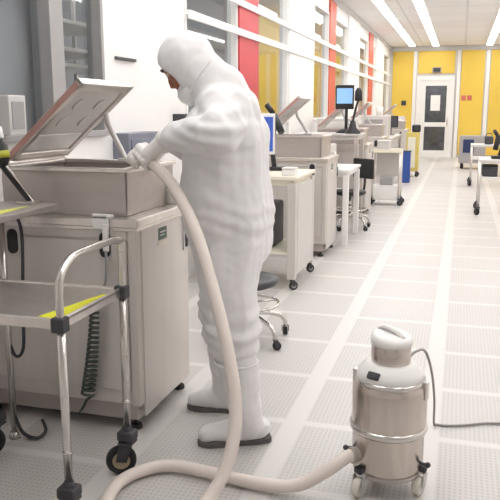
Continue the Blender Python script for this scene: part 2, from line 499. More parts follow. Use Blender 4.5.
# ------------------------------------------------------------------ reusable caster
def caster(mbs, x, y, z_top, r, ang=0, wdt=0.028):
    """adds fork and wheel of a caster whose stem is at x, y; mbs = (fork, wheel, hub)"""
    fk, wh, hb = mbs
    dx, dy = math.cos(ang), math.sin(ang)
    off = r * 0.45
    cx_, cy_ = x + dx * off, y + dy * off
    n = Vector((-dy, dx, 0))
    c = Vector((cx_, cy_, r))
    wh.lathe([(r * 0.55, -wdt / 2), (r * 0.9, -wdt / 2), (r, -wdt / 4), (r, wdt / 4), (r * 0.9, wdt / 2), (r * 0.55, wdt / 2), (r * 0.55, -wdt / 2)], c, 24, n)
    hb.cyl(c - n * wdt * 0.52, c + n * wdt * 0.52, r * 0.58, seg=20)
    for s in (-1, 1):
        q = c + n * s * (wdt / 2 + 0.006)
        p = Vector((x, y, 2 * r + 0.012)) + n * s * (wdt / 2 + 0.006)
        b = [q + Vector((dx, dy, 0)) * r * 0.35, q - Vector((dx, dy, 0)) * r * 0.35 - Vector((0, 0, r * 0.1)), p - Vector((dx, dy, 0)) * r * 0.35, p + Vector((dx, dy, 0)) * r * 0.55]
        bb = bmesh.new()
        A = [bb.verts.new(v - n * 0.002) for v in b]
        B = [bb.verts.new(v + n * 0.002) for v in b]
        bb.faces.new(A); bb.faces.new(list(reversed(B)))
        for i in range(4): bb.faces.new((A[(i + 1) % 4], A[i], B[i], B[(i + 1) % 4]))
        bmesh.ops.recalc_face_normals(bb, faces=bb.faces)
        fk.merge(bb)
    fk.box((x - r * 0.5, y - r * 0.5, 2 * r + 0.008), (x + r * 0.5, y + r * 0.5, 2 * r + 0.02), 0.004)
    fk.cyl((x, y, 2 * r + 0.018), (x, y, z_top), r * 0.28, seg=14)

def add_caster(parent, x, y, z_top, r, ang, fork='steel', tyre='rubber', hub='mid_grey', wdt=0.028):
    a, b, c = MB(), MB(), MB()
    caster((a, b, c), x, y, z_top, r, ang, wdt)
    f = a.build('caster', fork, parent)
    b.build('tyre', tyre, f)
    c.build('wheel_hub', hub, f)

# ------------------------------------------------------------------ process benches along the left wall
def make_bench():
    t = thing('process_bench', 'nearest stainless process bench with raised lid, in front of the worker', 'machine', (-1.72, 2.73, 0), group='stainless process benches along the left wall')
    x0, x1, y1 = -0.43, 0.43, 0.62
    b = MB()
    b.box((x0 + 0.015, 0.02, 0.13), (x1 - 0.005, y1, 0.925), 0.008)
    b.box((x1 - 0.045, 0.008, 0.13), (x1 - 0.003, 0.05, 0.925), 0.006)           # corner post
    b.box((x0 + 0.01, 0.008, 0.88), (x1 - 0.045, 0.03, 0.925), 0.004)
    body = b.build('cabinet', 'steel_panel', t)
    MB().box((x0 + 0.05, 0.008, 0.2), (x1 - 0.05, 0.024, 0.872), 0.005).build('front_door', 'steel_panel', t)
    MB().box((x1 - 0.01, 0.055, 0.07), (x1 + 0.002, y1 - 0.02, 0.915), 0.004).build('side_panel', 'steel_panel', t)
    MB().box((x0 + 0.03, 0.04, 0.05), (x1 - 0.03, y1 - 0.02, 0.14), 0.006).build('plinth', 'steel_dark', t)
    sl = MB().box((x0, -0.005, 0.93), (x1 + 0.012, y1 + 0.015, 0.968), 0.006)
    sl.box((x0 + 0.01, 0.002, 0.915), (x1 + 0.004, y1, 0.935), 0.003)
    sl.build('worktop', 'steel', t)
    # upper tank, open at the top
    bx0, bx1, by0, by1, bz0, bz1, th = -0.25, 0.36, 0.07, 0.6, 0.968, 1.165, 0.018
    k = MB()
    k.box((bx0, by0, bz0), (bx1, by0 + th, bz1), 0.004).box((bx0, by1 - th, bz0), (bx1, by1, bz1), 0.004)
    k.box((bx0, by0, bz0), (bx0 + th, by1, bz1), 0.004).box((bx1 - th, by0, bz0), (bx1, by1, bz1), 0.004)
    k.box((bx0 + 0.01, by0 + 0.01, bz0), (bx1 - 0.01, by1 - 0.01, bz0 + 0.05), 0.002)
    tank = k.build('tank', 'steel_dark', t)
    r = MB()
    r.box((bx0 - 0.012, by0 - 0.012, bz1 - 0.008), (bx1 + 0.012, by0 + 0.028, bz1 + 0.01), 0.004).box((bx0 - 0.012, by1 - 0.028, bz1 - 0.008), (bx1 + 0.012, by1 + 0.012, bz1 + 0.01), 0.004)
    r.box((bx0 - 0.012, by0, bz1 - 0.008), (bx0 + 0.028, by1, bz1 + 0.01), 0.004).box((bx1 - 0.028, by0, bz1 - 0.008), (bx1 + 0.012, by1, bz1 + 0.01), 0.004)
    r.build('rim', 'steel', tank)
    # lid, hinged along its left edge and propped open
    ang = math.radians(41.5)
    piv = (-0.255, 0.0, 1.185)
    R = Matrix.Rotation(-ang, 3, 'Y')
    ln, ya, yb = 0.525, 0.14, 0.66
    l = MB()
    kw = dict(rot=R, piv=piv)
    l.box((piv[0], ya, piv[2]), (piv[0] + ln, ya + 0.045, piv[2] + 0.035), 0.005, **kw)
    l.box((piv[0], yb - 0.045, piv[2]), (piv[0] + ln, yb, piv[2] + 0.035), 0.005, **kw)
    l.box((piv[0], ya, piv[2]), (piv[0] + 0.05, yb, piv[2] + 0.035), 0.005, **kw)
    l.box((piv[0] + ln - 0.05, ya, piv[2]), (piv[0] + ln, yb, piv[2] + 0.035), 0.005, **kw)
    lid = l.build('lid', 'steel', t)
    MB().box((piv[0] + 0.04, ya + 0.03, piv[2] + 0.012), (piv[0] + ln - 0.04, yb - 0.03, piv[2] + 0.03), 0.002, **kw).build('lid_panel', 'light_grey', lid)
    MB().box((piv[0] + 0.06, ya + 0.05, piv[2] + 0.008), (piv[0] + 0.17, yb - 0.06, piv[2] + 0.013), 0.001, **kw).build('lid_plate', 'white_plastic', lid, label='white plate on the lower part of the lid')
    MB().box((piv[0] + 0.01, ya - 0.004, piv[2] + 0.004), (piv[0] + ln - 0.02, ya + 0.002, piv[2] + 0.03), 0.001, **kw).build('edge_strip', 'pink', lid, label='pinkish edge strip of the lid')
    for u, v in ((0.26, 0.3), (0.26, 0.5), (0.38, 0.3), (0.38, 0.5)):
        p = Vector((piv[0] + u, v, piv[2] + 0.012)) - Vector(piv)
        p = R @ p + Vector(piv)
        nn = R @ Vector((0, 0, -1))
        MB().cyl(p, p + nn * 0.006, 0.035, seg=18).build('lid_disc', 'light_grey', lid)
    # props
    p = MB()
    p.tube([(0.13, 0.56, 1.172), (0.06, 0.595, 1.27), (0.0, 0.63, 1.35), (-0.015, 0.64, 1.41)], 0.014, smooth=4)
    p.box((0.09, 0.545, 1.165), (0.17, 0.595, 1.185), 0.004)
    p.build('lid_prop', 'light_grey', t)
    MB().cyl((-0.245, 0.12, 1.18), (-0.245, 0.6, 1.18), 0.013).build('hinge', 'steel', t)
    for (x, zz) in ((-0.165, 0.845), (0.288, 0.852)):
        h = MB().box((x - 0.034, 0.0, zz - 0.065), (x + 0.034, 0.01, zz + 0.075), 0.003).build('latch_plate', 'light_grey', t)
        MB().prism(stadium(x, zz + 0.004, 0.025, 0.056), 'y', -0.008, 0.002, 0.002).build('latch', 'black', h)
    h = MB().box((x1 + 0.001, 0.53, 0.74), (x1 + 0.01, 0.59, 0.89), 0.003).build('latch_plate', 'light_grey', t)
    MB().box((x1 + 0.008, 0.545, 0.755), (x1 + 0.016, 0.575, 0.85), 0.006).build('latch', 'black', h)
    g = MB().box((x1 + 0.001, 0.235, 0.84), (x1 + 0.0035, 0.33, 0.895), 0.0005).build('green_label', 'green', t)
    MB().box((x1 + 0.001, 0.225, 0.815), (x1 + 0.0035, 0.33, 0.835), 0.0005).build('warning_label', 'cream', t)
    MB().box((x1 + 0.0035, 0.25, 0.872), (x1 + 0.0042, 0.315, 0.878), 0).box((x1 + 0.0035, 0.25, 0.858), (x1 + 0.0042, 0.30, 0.863), 0).build('print', 'light_grey', g)
    for (x, y) in ((x0 + 0.07, 0.06), (x0 + 0.07, y1 - 0.08), (x1 - 0.06, 0.07), (x1 - 0.05, y1 - 0.05)):
        MB().cyl((x, y, 0), (x, y, 0.022), 0.032, 0.028, bev=0.004).cyl((x, y, 0.02), (x, y, 0.06), 0.012).build('foot', 'rubber', t)
    return t
bench = make_bench()
dup(bench, (-1.64, 6.83, 0), 0, 'second stainless process bench, just past the worker\'s back')
dup(bench, (-1.62, 9.75, 0), 0, 'third stainless process bench, behind the black stool')
dup(bench, (-1.68, 12.6, 0), 0, 'fourth stainless process bench, behind the steel trolley')
dup(bench, (-1.66, 17.6, 0), 0, 'farthest stainless process bench of the row, near the yellow wall')

# things that stand on or hang from the near bench
hk = MB()
hk.box((-1.478, 2.708, 0.924), (-1.405, 2.722, 0.99), 0.004).box((-1.478, 2.708, 0.968), (-1.405, 2.765, 0.982), 0.004).box((-1.432, 2.703, 0.83), (-1.405, 2.716, 0.95), 0.005)
t = thing('hanging_clip', 'white clip hooked over the front edge of the nearest bench', 'clip', (0, 0, 0))
hk.build('clip', 'white_plastic', t)
MB().tube([(-1.418, 2.706, 0.835), (-1.415, 2.70, 0.76), (-1.425, 2.70, 0.69), (-1.445, 2.70, 0.665)], 0.006, seg=8).build('cord', 'mid_grey', t)
# coiled cord in front of the cabinet
pts = []
n = 18
for i in range(n * 8 + 1):
    a = 2 * PI * i / 8
    f = i / (n * 8)
    c = Vector((-1.475 - 0.05 * f ** 1.5, 2.69, 0.585 - 0.40 * f))
    rr = 0.018 + 0.012 * f
    pts.append(c + Vector((math.cos(a) * rr, math.sin(a) * rr * 0.8, 0)))
cc = MB()
cc.tube([(-1.46, 2.712, 0.64), (-1.463, 2.70, 0.6)] + pts + [(-1.53, 2.69, 0.16), (-1.56, 2.7, 0.11), (-1.6, 2.74, 0.07)], 0.0065, seg=6, smooth=0)
tag(cc.build('coiled_cord', 'green_cable'), 'dark coiled cord hanging down the front of the nearest bench', 'cord')
# small things on the bench worktop
t = thing('supply_box', 'small white box on bench corner behind the worker\'s hose', 'box', (-1.335, 3.27, 0.968))
MB().box((-0.03, -0.03, 0), (0.03, 0.03, 0.075), 0.008).build('box', 'white_plastic', t)
MB().box((-0.02, -0.02, 0.075), (0.02, 0.02, 0.088), 0.004).build('cap', 'light_grey', t)

# wall-mounted bits behind the bench
t = thing('control_box', 'pale grey box fixed under the near window, left of the raised lid', 'box', (-2.1, 3.02, 1.3))
MB().box((-0.1, 0, 0), (0.04, 0.14, 0.19), 0.006).build('housing', 'light_grey', t)
MB().box((0.04, 0.02, 0.03), (0.044, 0.12, 0.16), 0.002).build('cover', 'mid_grey', t)
tag(MB().box((XL, 4.42, 1.745), (XL + 0.02, 4.72, 1.765), 0.003).build('wall_hook_rail', 'charcoal'), 'short dark rail fixed on the white wall panel above the bench', 'rail')
t = thing('wall_panel_box', 'low blue-grey box standing on wall ledge behind the bench', 'box', (-2.14, 4.35, 0.9))
MB().box((-0.06, 0, 0), (0.06, 0.5, 0.37), 0.006).build('housing', 'blue_grey', t)
MB().box((0.06, 0.03, 0.04), (0.066, 0.47, 0.33), 0.003).build('cover', 'blue_grey', t)
t = thing('wall_instrument', 'small dark instrument on the white wall in front of the worker\'s chest', 'instrument', (-2.16, 5.40, 1.29))
MB().box((-0.04, 0, 0), (0.06, 0.22, 0.1), 0.006).build('housing', 'charcoal', t)
MB().box((0.06, 0.02, 0.02), (0.064, 0.2, 0.08), 0.002).build('display', 'dark_green', t)

# ------------------------------------------------------------------ carts
def steel_cart(name, label, loc, rz, lx, ly, zs, handle, yellow=True):
    """trolley with flat trays at heights zs on four tube legs; handle arches over the right end"""
    t = thing(name, label, 'cart', loc, rz)
    zt = zs[-1]
    for zi in zs:
        tr = MB().box((-lx, 0.012, zi - 0.006), (0, ly - 0.012, zi), 0.001)
        tr.box((-lx, 0, zi - 0.032), (0, 0.014, zi + 0.006), 0.004).box((-lx, ly - 0.014, zi - 0.032), (0, ly, zi + 0.006), 0.004)
        tr.box((-0.014, 0, zi - 0.032), (0, ly, zi + 0.006), 0.004).box((-lx, 0, zi - 0.032), (-lx + 0.014, ly, zi + 0.006), 0.004)
        o = tr.build('tray', 'steel', t)
        if yellow:
            MB().prism([(-0.1, 0.016), (-0.016, 0.016), (-0.016, ly - 0.09), (-0.03, ly - 0.09)], 'z', zi, zi + 0.0015).build('yellow_tape', 'yellow', o, label='yellow tape along the right rim')
        for x in (0, -lx):
            for y in (0, ly):
                MB().box((x - 0.026, y - 0.022, zi - 0.036), (x + 0.022, y + 0.022, zi + 0.014), 0.006).build('corner_cap', 'charcoal', o)
    for x in (0, -lx):
        for y in (0, ly):
            ca = math.radians(195 if y == 0 else 205)
            lg = MB()
            lg.cyl((x, y, 0.16), (x, y, zt), 0.0145, seg=16)
            lg.cyl((x, y, 0.3), (x, y, 0.306), 0.017, seg=16)
            MB().box((x - 0.034, y - 0.03, 0.142), (x + 0.034, y + 0.03, 0.182), 0.008).build('caster_socket', 'charcoal', t)
            lg.build('leg', 'chrome', t)
            add_caster(t, x, y, 0.2, 0.06, ca, 'charcoal', 'rubber', 'hub')
    if handle:
        for x in ((0,) if handle == 1 else (0, -lx)):
            h = handle if handle != 1 else 1
            MB().tube([(x, 0, zt - 0.01), (x, 0.0, zt + 0.08), (x, 0.012, zt + 0.14), (x, 0.06, zt + 0.18), (x, 0.13, zt + 0.196), (x, ly - 0.09, zt + 0.198), (x, ly - 0.02, zt + 0.19), (x, ly, zt + 0.16), (x, ly, zt + 0.1), (x, ly, zt - 0.01)], 0.0135, smooth=6).build('handle', 'chrome', t)
    return t
steel_cart('utility_cart', 'steel cart with arched handle and yellow taped tray, nearest to the viewer', (-1.2, 1.965, 0), 0, 0.6, 0.445, (0.755,), 1)

def tall_stand():
    t = thing('tray_stand', 'tall steel stand with yellow taped tray at the left edge', 'stand', (-1.63, 2.26, 0))
    lx, ly, zt = 0.54, 0.44, 1.03
    tr = MB().box((-lx, 0, zt - 0.026), (0, ly, zt), 0.004)
    o = tr.build('tray', 'steel_dark', t)
    MB().prism([(-0.13, 0.02), (-0.03, 0.02), (-0.07, 0.32)], 'z', zt, zt + 0.0015).build('yellow_tape', 'pale_yellow', o, label='yellow tape on the tray')
    for x, y in ((-0.19, ly - 0.14), (-lx + 0.05, ly - 0.14), (-lx + 0.05, 0.05)):
        MB().cyl((x, y, 0.03), (x, y, zt - 0.02), 0.014).cyl((x, y, 0), (x, y, 0.03), 0.026, 0.02).build('leg', 'chrome', t)
    MB().tube([(-0.19, ly - 0.14, 0.45), (-0.16, ly - 0.14, 0.38), (-0.12, ly - 0.14, 0.42), (-0.11, ly - 0.14, 0.6), (-0.12, ly - 0.1, 0.9), (-0.15, ly - 0.1, 1.0)], 0.007, seg=8).build('cable', 'charcoal', t)
    MB().tube([(-0.19, ly - 0.14, 0.12), (-0.15, ly - 0.14, 0.03), (-0.08, ly - 0.14, 0.012), (-0.06, ly - 0.1, 0.03), (-0.1, ly - 0.06, 0.06)], 0.008, seg=8).build('cable', 'charcoal', t)
tall_stand()
# inspection scope on that tray: slanted arm and dark head
t = thing('inspection_scope', 'black scope head with yellow band on a slanted arm at the left edge', 'microscope', (-1.73, 2.66, 1.03))
MB().box((-0.06, -0.03, 0), (0.02, 0.03, 0.012), 0.004).build('base', 'steel', t)
MB().tube([(-0.01, 0, 0.012), (-0.36, 0, 0.42)], 0.013, seg=10, smooth=0).build('arm', 'black', t)
MB().tube([(0.012, -0.004, 0.01), (-0.345, -0.004, 0.428)], 0.005, seg=8, smooth=0).build('arm_rail', 'chrome', t)
MB().lathe([(0, -0.03), (0.03, -0.03), (0.045, 0), (0.045, 0.055), (0.032, 0.075), (0.032, 0.16), (0.024, 0.17), (0.024, 0.22), (0, 0.22)], (-0.125, -0.035, 0.185), 24, (-0.15, 0, 1)).build('head', 'black', t)
MB().lathe([(0.046, 0.005), (0.0475, 0.005), (0.0475, 0.035), (0.046, 0.035)], (-0.125, -0.035, 0.185), 24, (-0.15, 0, 1)).build('yellow_band', 'olive', t)
MB().lathe([(0.033, 0.085), (0.037, 0.09), (0.037, 0.13), (0.033, 0.135)], (-0.125, -0.035, 0.185), 24, (-0.15, 0, 1)).build('white_ring', 'white_plastic', t)

# ------------------------------------------------------------------ wet/dry vacuum
def vacuum():
    t = thing('vacuum_cleaner', 'stainless drum vacuum cleaner on casters, standing on the tiled floor', 'vacuum cleaner', (-0.205, 2.6, 0))
    MB().lathe([(0, 0.085), (0.118, 0.085), (0.13, 0.092), (0.134, 0.105), (0.134, 0.245), (0.138, 0.252), (0.139, 0.27), (0.139, 0.405), (0.135, 0.425), (0.124, 0.44), (0, 0.44)], seg=56).build('drum', 'drum_steel', t)
    MB().lathe([(0.13, 0.236), (0.142, 0.24), (0.146, 0.248), (0.146, 0.256), (0.142, 0.264), (0.13, 0.268)], seg=56).build('drum_band', 'chrome', t)
    MB().lathe([(0.12, 0.425), (0.131, 0.428), (0.133, 0.436), (0.13, 0.446), (0.1, 0.45)], seg=56).build('drum_rim', 'chrome', t)
    MB().lathe([(0.09, 0.438), (0.126, 0.442), (0.126, 0.455), (0.118, 0.472), (0.096, 0.497), (0.085, 0.503), (0.0, 0.503)], seg=56).build('collar', 'white_plastic', t)
    MB().lathe([(0.0, 0.498), (0.071, 0.498), (0.073, 0.506), (0.073, 0.57), (0.07, 0.574), (0.0, 0.574)], seg=48).build('motor_housing', 'drum_steel', t)
    b = MB()
    b.lathe([(0.0, 0.583), (0.074, 0.583), (0.077, 0.592), (0.075, 0.612), (0.066, 0.62), (0.05, 0.625), (0, 0.626)], seg=48)
    for v in b.bm.verts:
        if v.co.z > 0.595: v.co.z += (v.co.y - v.co.x) * 0.1
    cap = b.build('motor_cap', 'white_plastic', t)
    cap.location.z = -0.014
    MB().tube([(-0.05, 0.03, 0.626), (-0.03, 0.02, 0.64), (0.02, -0.01, 0.632), (0.045, -0.025, 0.612)], 0.01, smooth=5).build('carry_handle', 'white_plastic', cap)
    MB().box((-0.024, -0.012, 0), (0.024, 0.008, 0.028), 0.005, rot=Matrix.Rotation(math.radians(-24), 3, 'Z') @ Matrix.Rotation(math.radians(-42), 3, 'X'), piv=(0, 0, 0)).build('switch', 'charcoal', t, loc=(-0.054, -0.109, 0.462))
    for a in (165, 345):
        c, s_ = math.cos(math.radians(a)), math.sin(math.radians(a))
        MB().box((-0.006, -0.014, 0.38), (0.01, 0.014, 0.45), 0.004, rot=Matrix.Rotation(math.radians(a), 3, 'Z'), piv=(0, 0, 0)).build('clamp', 'chrome', t, loc=(c * 0.136, s_ * 0.136, 0))
    MB().lathe([(0.0, 0.07), (0.122, 0.07), (0.128, 0.074), (0.128, 0.086), (0.12, 0.09), (0, 0.09)], seg=48).build('base_ring', 'steel_dark', t)
    for a in (228, 350, 108):
        c, s_ = math.cos(math.radians(a)), math.sin(math.radians(a))
        add_caster(t, c * 0.13, s_ * 0.13, 0.1, 0.037, math.radians(250), 'light_grey', 'wheel', 'light_grey', 0.03)
        MB().box((-0.03, -0.018, 0.088), (0.022, 0.018, 0.112), 0.006, rot=Matrix.Rotation(math.radians(a), 3, 'Z'), piv=(0, 0, 0)).build('caster_bracket', 'charcoal', t, loc=(c * 0.13, s_ * 0.13, 0))
    for a in (192, 345):
        c, s = math.cos(math.radians(a)), math.sin(math.radians(a))
        MB().cyl((c * 0.12, s * 0.12, 0.15 if a < 300 else 0.125), (c * 0.155, s * 0.155, 0.15 if a < 300 else 0.125), 0.006).sph((c * 0.158, s * 0.158, 0.15 if a < 300 else 0.125), 0.011, 12).build('bumper', 'charcoal', t)
    a = math.radians(218)
    c, s = math.cos(a), math.sin(a)
    MB().cyl((c * 0.1, s * 0.1, 0.155), (c * 0.15, s * 0.15, 0.152), 0.029, bev=0.003).cyl((c * 0.145, s * 0.145, 0.152), (c * 0.158, s * 0.158, 0.152), 0.031).build('inlet', 'steel_dark', t)
    MB().tube([(0.06, 0.05, 0.5), (0.085, 0.10, 0.515), (0.115, 0.24, 0.47), (0.14, 0.40, 0.33), (0.155, 0.50, 0.17), (0.158, 0.56, 0.03), (0.17, 0.60, 0.007), (0.22, 0.60, 0.007), (0.30, 0.63, 0.007), (0.40, 0.68, 0.007), (0.55, 0.70, 0.007), (0.9, 0.72, 0.007), (1.4, 1.0, 0.007)], 0.0055, seg=8, smooth=8).build('power_cord', 'cord', t)
vacuum()

# ------------------------------------------------------------------ hose: nozzle in the tank, through the glove, down to the floor, round to the drum
HP = Vector((-1.272, 2.835, 1.215))      # where the glove grips it
HT = Vector((0.70, -0.50, -0.42)).normalized()
hose_pts = [(-1.365, 2.9, 1.228), (-1.325, 2.875, 1.226), tuple(HP), (-1.19, 2.77, 1.175), (-1.087, 2.69, 1.10), (-0.975, 2.6, 0.965), (-0.885, 2.52, 0.785), (-0.80, 2.44, 0.58), (-0.745, 2.38, 0.38),
            (-0.735, 2.32, 0.235), (-0.765, 2.24, 0.11), (-0.82, 2.14, 0.04), (-0.91, 2.0, 0.03), (-1.03, 1.95, 0.027), (-1.11, 2.02, 0.027), (-1.155, 2.13, 0.027), (-1.18, 2.28, 0.027), (-1.13, 2.40, 0.027), (-1.03, 2.46, 0.03), (-0.85, 2.445, 0.03), (-0.66, 2.42, 0.03),
            (-0.52, 2.42, 0.045), (-0.42, 2.445, 0.10), (-0.35, 2.488, 0.146), (-0.325, 2.507, 0.152)]
hs = thing('vacuum_hose', 'long beige vacuum hose in the worker\'s hands, looping over the floor', 'hose', (0, 0, 0))
MB().tube(hose_pts[2:], 0.0245, seg=20, smooth=14, ribs=0.975).build('hose', 'hose', hs)
MB().tube([hose_pts[2], hose_pts[1], hose_pts[0]], 0.021, seg=16, smooth=6).build('nozzle', 'light_grey', hs)

# ------------------------------------------------------------------ person
def capsule_chain(mb, pts, seg=20):
    """pts = [(x, y, z, r)]: tapered closed capsules that overlap"""
    for i in range(len(pts) - 1):
        a, b = Vector(pts[i][:3]), Vector(pts[i + 1][:3])
        mb.cyl(a, b, pts[i][3], pts[i + 1][3], seg=seg)
    for p in pts: mb.sph(p[:3], p[3], seg)
def remeshed(mb, name, voxel, smooth_it=6):
    me = D.meshes.new(name)
    mb.bm.to_mesh(me); mb.bm.free()
    o = D.objects.new(name, me); C.objects.link(o)
    r = o.modifiers.new('r', 'REMESH'); r.mode = 'VOXEL'; r.voxel_size = voxel
    s = o.modifiers.new('s', 'SMOOTH'); s.iterations = smooth_it; s.factor = 0.5
    dg = bpy.context.evaluated_depsgraph_get()
    m2 = D.meshes.new_from_object(o.evaluated_get(dg))
    D.objects.remove(o); D.meshes.remove(me)
    for p in m2.polygons: p.use_smooth = True
    m2.name = name
    return m2
def link_mesh(me, name, m, parent=None, label=None):
    me.materials.clear()
    me.materials.append(M[m])
    o = D.objects.new(name, me); C.objects.link(o)
    if parent: o.parent = parent
    if label: o['label'] = label
    return o
def wrinkle(me, amp, fr, stretch=(1, 1, 1), off=0):
    co = []
    for v in me.vertices:
        p = Vector((v.co.x * stretch[0], v.co.y * stretch[1], v.co.z * stretch[2])) * fr + Vector((off, off, off))
        n1 = 1 - abs(noise.noise(p)) * 2.2
        n2 = noise.noise(p * 2.3 + Vector((7, 3, 1)))
        co.append(v.co + v.normal * (amp * (n1 - 0.4) + amp * 0.5 * n2))
    for v, c in zip(me.vertices, co): v.co = c

PITCH, YAW = math.radians(36), math.radians(8)
HC = Vector((-1.12, 2.93, 1.608))
F = Vector((-math.cos(PITCH) * math.cos(YAW), -math.cos(PITCH) * math.sin(YAW), -math.sin(PITCH)))
Lh = Vector((0, 0, 1)).cross(F).normalized()       # towards the person's left side
U = F.cross(Lh).normalized()
HR = Matrix((F, Lh, U)).transposed()               # head-local (forward, left, up) to world
hp = lambda f, l, u: HC + F * f + Lh * l + U * u

L_SH, L_EL, L_WR = (-0.915, 2.79, 1.42), (-0.885, 2.635, 1.325), (-1.165, 2.785, 1.30)
R_SH, R_EL, R_WR = (-0.95, 3.09, 1.42), (-1.10, 3.19, 1.22), (-1.285, 3.10, 1.27)
# the body itself
b = MB()
b.sph(hp(0.005, 0, 0.02), (0.098, 0.077, 0.108), 28, HR)                           # skull
b.sph(hp(0.038, 0, -0.045), (0.062, 0.058, 0.075), 24, HR)                         # jaw
b.sph(hp(0.098, 0, -0.02), (0.018, 0.014, 0.026), 14, HR)                          # nose
b.sph(hp(0.108, 0, -0.034), (0.013, 0.017, 0.011), 12, HR)
b.sph(hp(0.083, 0, 0.036), (0.018, 0.055, 0.014), 16, HR)                          # brow
b.sph(hp(0.085, 0, -0.072), (0.014, 0.026, 0.012), 12, HR)                         # lips
b.sph(hp(0.073, 0, -0.104), (0.02, 0.022, 0.016), 12, HR)                          # chin
for s in (-1, 1):
    b.sph(hp(0.068, s * 0.042, -0.018), (0.022, 0.022, 0.018), 14, HR)             # cheek
    b.sph(hp(-0.01, s * 0.078, -0.005), (0.022, 0.009, 0.032), 12, HR)             # ear
capsule_chain(b, [(-1.085, 2.93, 1.55, 0.055), (-1.0, 2.94, 1.45, 0.062)])
capsule_chain(b, [(-0.97, 2.94, 1.38, 0.12), (-0.955, 2.94, 1.2, 0.125), (-0.94, 2.94, 1.02, 0.12), (-0.93, 2.94, 0.92, 0.13)])
for sh, el, wr in ((L_SH, L_EL, L_WR), (R_SH, R_EL, R_WR)):
    capsule_chain(b, [(-0.96, 2.94, 1.4, 0.09), sh + (0.062,), el + (0.045,), wr + (0.032,)])
capsule_chain(b, [(-0.925, 2.86, 0.9, 0.1), (-0.9, 2.81, 0.49, 0.062), (-0.812, 2.79, 0.1, 0.042)])
capsule_chain(b, [(-0.94, 3.02, 0.9, 0.1), (-1.015, 3.06, 0.49, 0.062), (-1.0, 3.10, 0.1, 0.042)])
person = link_mesh(remeshed(b, 'person', 0.008, 3), 'person', 'skin')
tag(person, 'person in white hooded coverall, mask, gloves and overboots leaning over the bench with a hose', 'person')
for s in (-1, 1):
    e = MB().sph(hp(0.081, s * 0.032, 0.012), 0.0125, 14).build('eye', 'eye', person)
    MB().sph(hp(0.0905, s * 0.032, 0.010), 0.0055, 10).build('iris', 'iris', e)
    MB().tube([hp(0.102, s * 0.012, 0.036), hp(0.103, s * 0.032, 0.042), hp(0.088, s * 0.052, 0.036)], 0.0045, seg=6).build('eyebrow', 'iris', person)

# coverall with hood
b = MB()
b.sph(hp(-0.004, 0, 0.012), (0.12, 0.1, 0.124), 32, HR)
b.sph(hp(0.01, 0, -0.06), (0.098, 0.088, 0.085), 28, HR)
capsule_chain(b, [(-1.07, 2.93, 1.585, 0.098), (-0.99, 2.94, 1.5, 0.118), (-0.93, 2.94, 1.40, 0.125)])
for y in (2.87, 2.93, 3.01):
    capsule_chain(b, [(-0.945, y, 1.42, 0.112), (-0.955, y, 1.3, 0.168), (-0.955, y, 1.12, 0.172), (-0.94, y, 0.96, 0.178), (-0.925, y, 0.86, 0.155)])
capsule_chain(b, [(-0.955, 2.94, 1.42, 0.115), L_SH + (0.1,), (-0.885, 2.70, 1.36, 0.09), L_EL + (0.082,), (-1.0, 2.69, 1.325, 0.072), (-1.09, 2.745, 1.312, 0.064), (-1.15, 2.78, 1.302, 0.052)])
capsule_chain(b, [(-0.955, 2.94, 1.42, 0.115), R_SH + (0.1,), R_EL + (0.075,), (-1.26, 3.11, 1.265, 0.05)])
capsule_chain(b, [(-0.915, 2.85, 0.86, 0.148), (-0.905, 2.82, 0.66, 0.128), (-0.89, 2.805, 0.5, 0.12), (-0.878, 2.80, 0.44, 0.104)])
capsule_chain(b, [(-0.945, 3.02, 0.86, 0.145), (-0.99, 3.05, 0.66, 0.122), (-1.015, 3.06, 0.5, 0.114), (-1.012, 3.07, 0.44, 0.098)])
me = remeshed(b, 'coverall', 0.0095, 7)
wrinkle(me, 0.0095, 5.0, (1.25, 1.25, 0.75))
wrinkle(me, 0.002, 13.0, (1, 1, 1.3), 5)
# cross folds where the cloth bunches at knees, elbow and waist
cs = []
for v in me.vertices:
    p = v.co
    w_ = 0.9 * math.exp(-((p.z - 0.52) / 0.085) ** 2) + 0.45 * math.exp(-((p.z - 0.98) / 0.06) ** 2)
    dl = (p - Vector(L_EL)).length
    w_ += 0.8 * math.exp(-(dl / 0.16) ** 2)
    ph = noise.noise(p * 4.0) * 5
    cs.append(p + v.normal * 0.0065 * w_ * math.sin(p.z * 95 + p.x * 25 + ph))
for v, c_ in zip(me.vertices, cs): v.co = c_
# cut the hood open over the face
bm = bmesh.new(); bm.from_mesh(me)
HI = HR.inverted()
kill = []
for f in bm.faces:
    v = HI @ (f.calc_center_median() - HC)
    if v.x > 0.02 and v.length < 0.2:
        if (v.y / 0.082) ** 2 + ((v.z + 0.02) / 0.098) ** 2 < 1 and v.x > 0.045:
            kill.append(f)
bmesh.ops.delete(bm, geom=kill, context='FACES')
for it in range(14):                       # even out the hem of the hood opening
    new = {}
    for v in bm.verts:
        nb = [e.other_vert(v) for e in v.link_edges if e.is_boundary]
        if len(nb) == 2: new[v] = v.co * 0.5 + (nb[0].co + nb[1].co) * 0.25
    for v, c_ in new.items(): v.co = c_
bm.to_mesh(me); bm.free()
cov = link_mesh(me, 'coverall', 'fabric', person, 'white hooded coverall')
sd = cov.modifiers.new('t', 'SOLIDIFY'); sd.thickness = 0.006; sd.offset = -1
MB().tube([hp(-0.10, 0.088, -0.06), hp(-0.02, 0.113, -0.085), hp(0.05, 0.098, -0.115)], 0.004, seg=6).build('hood_seam', 'fabric', cov)
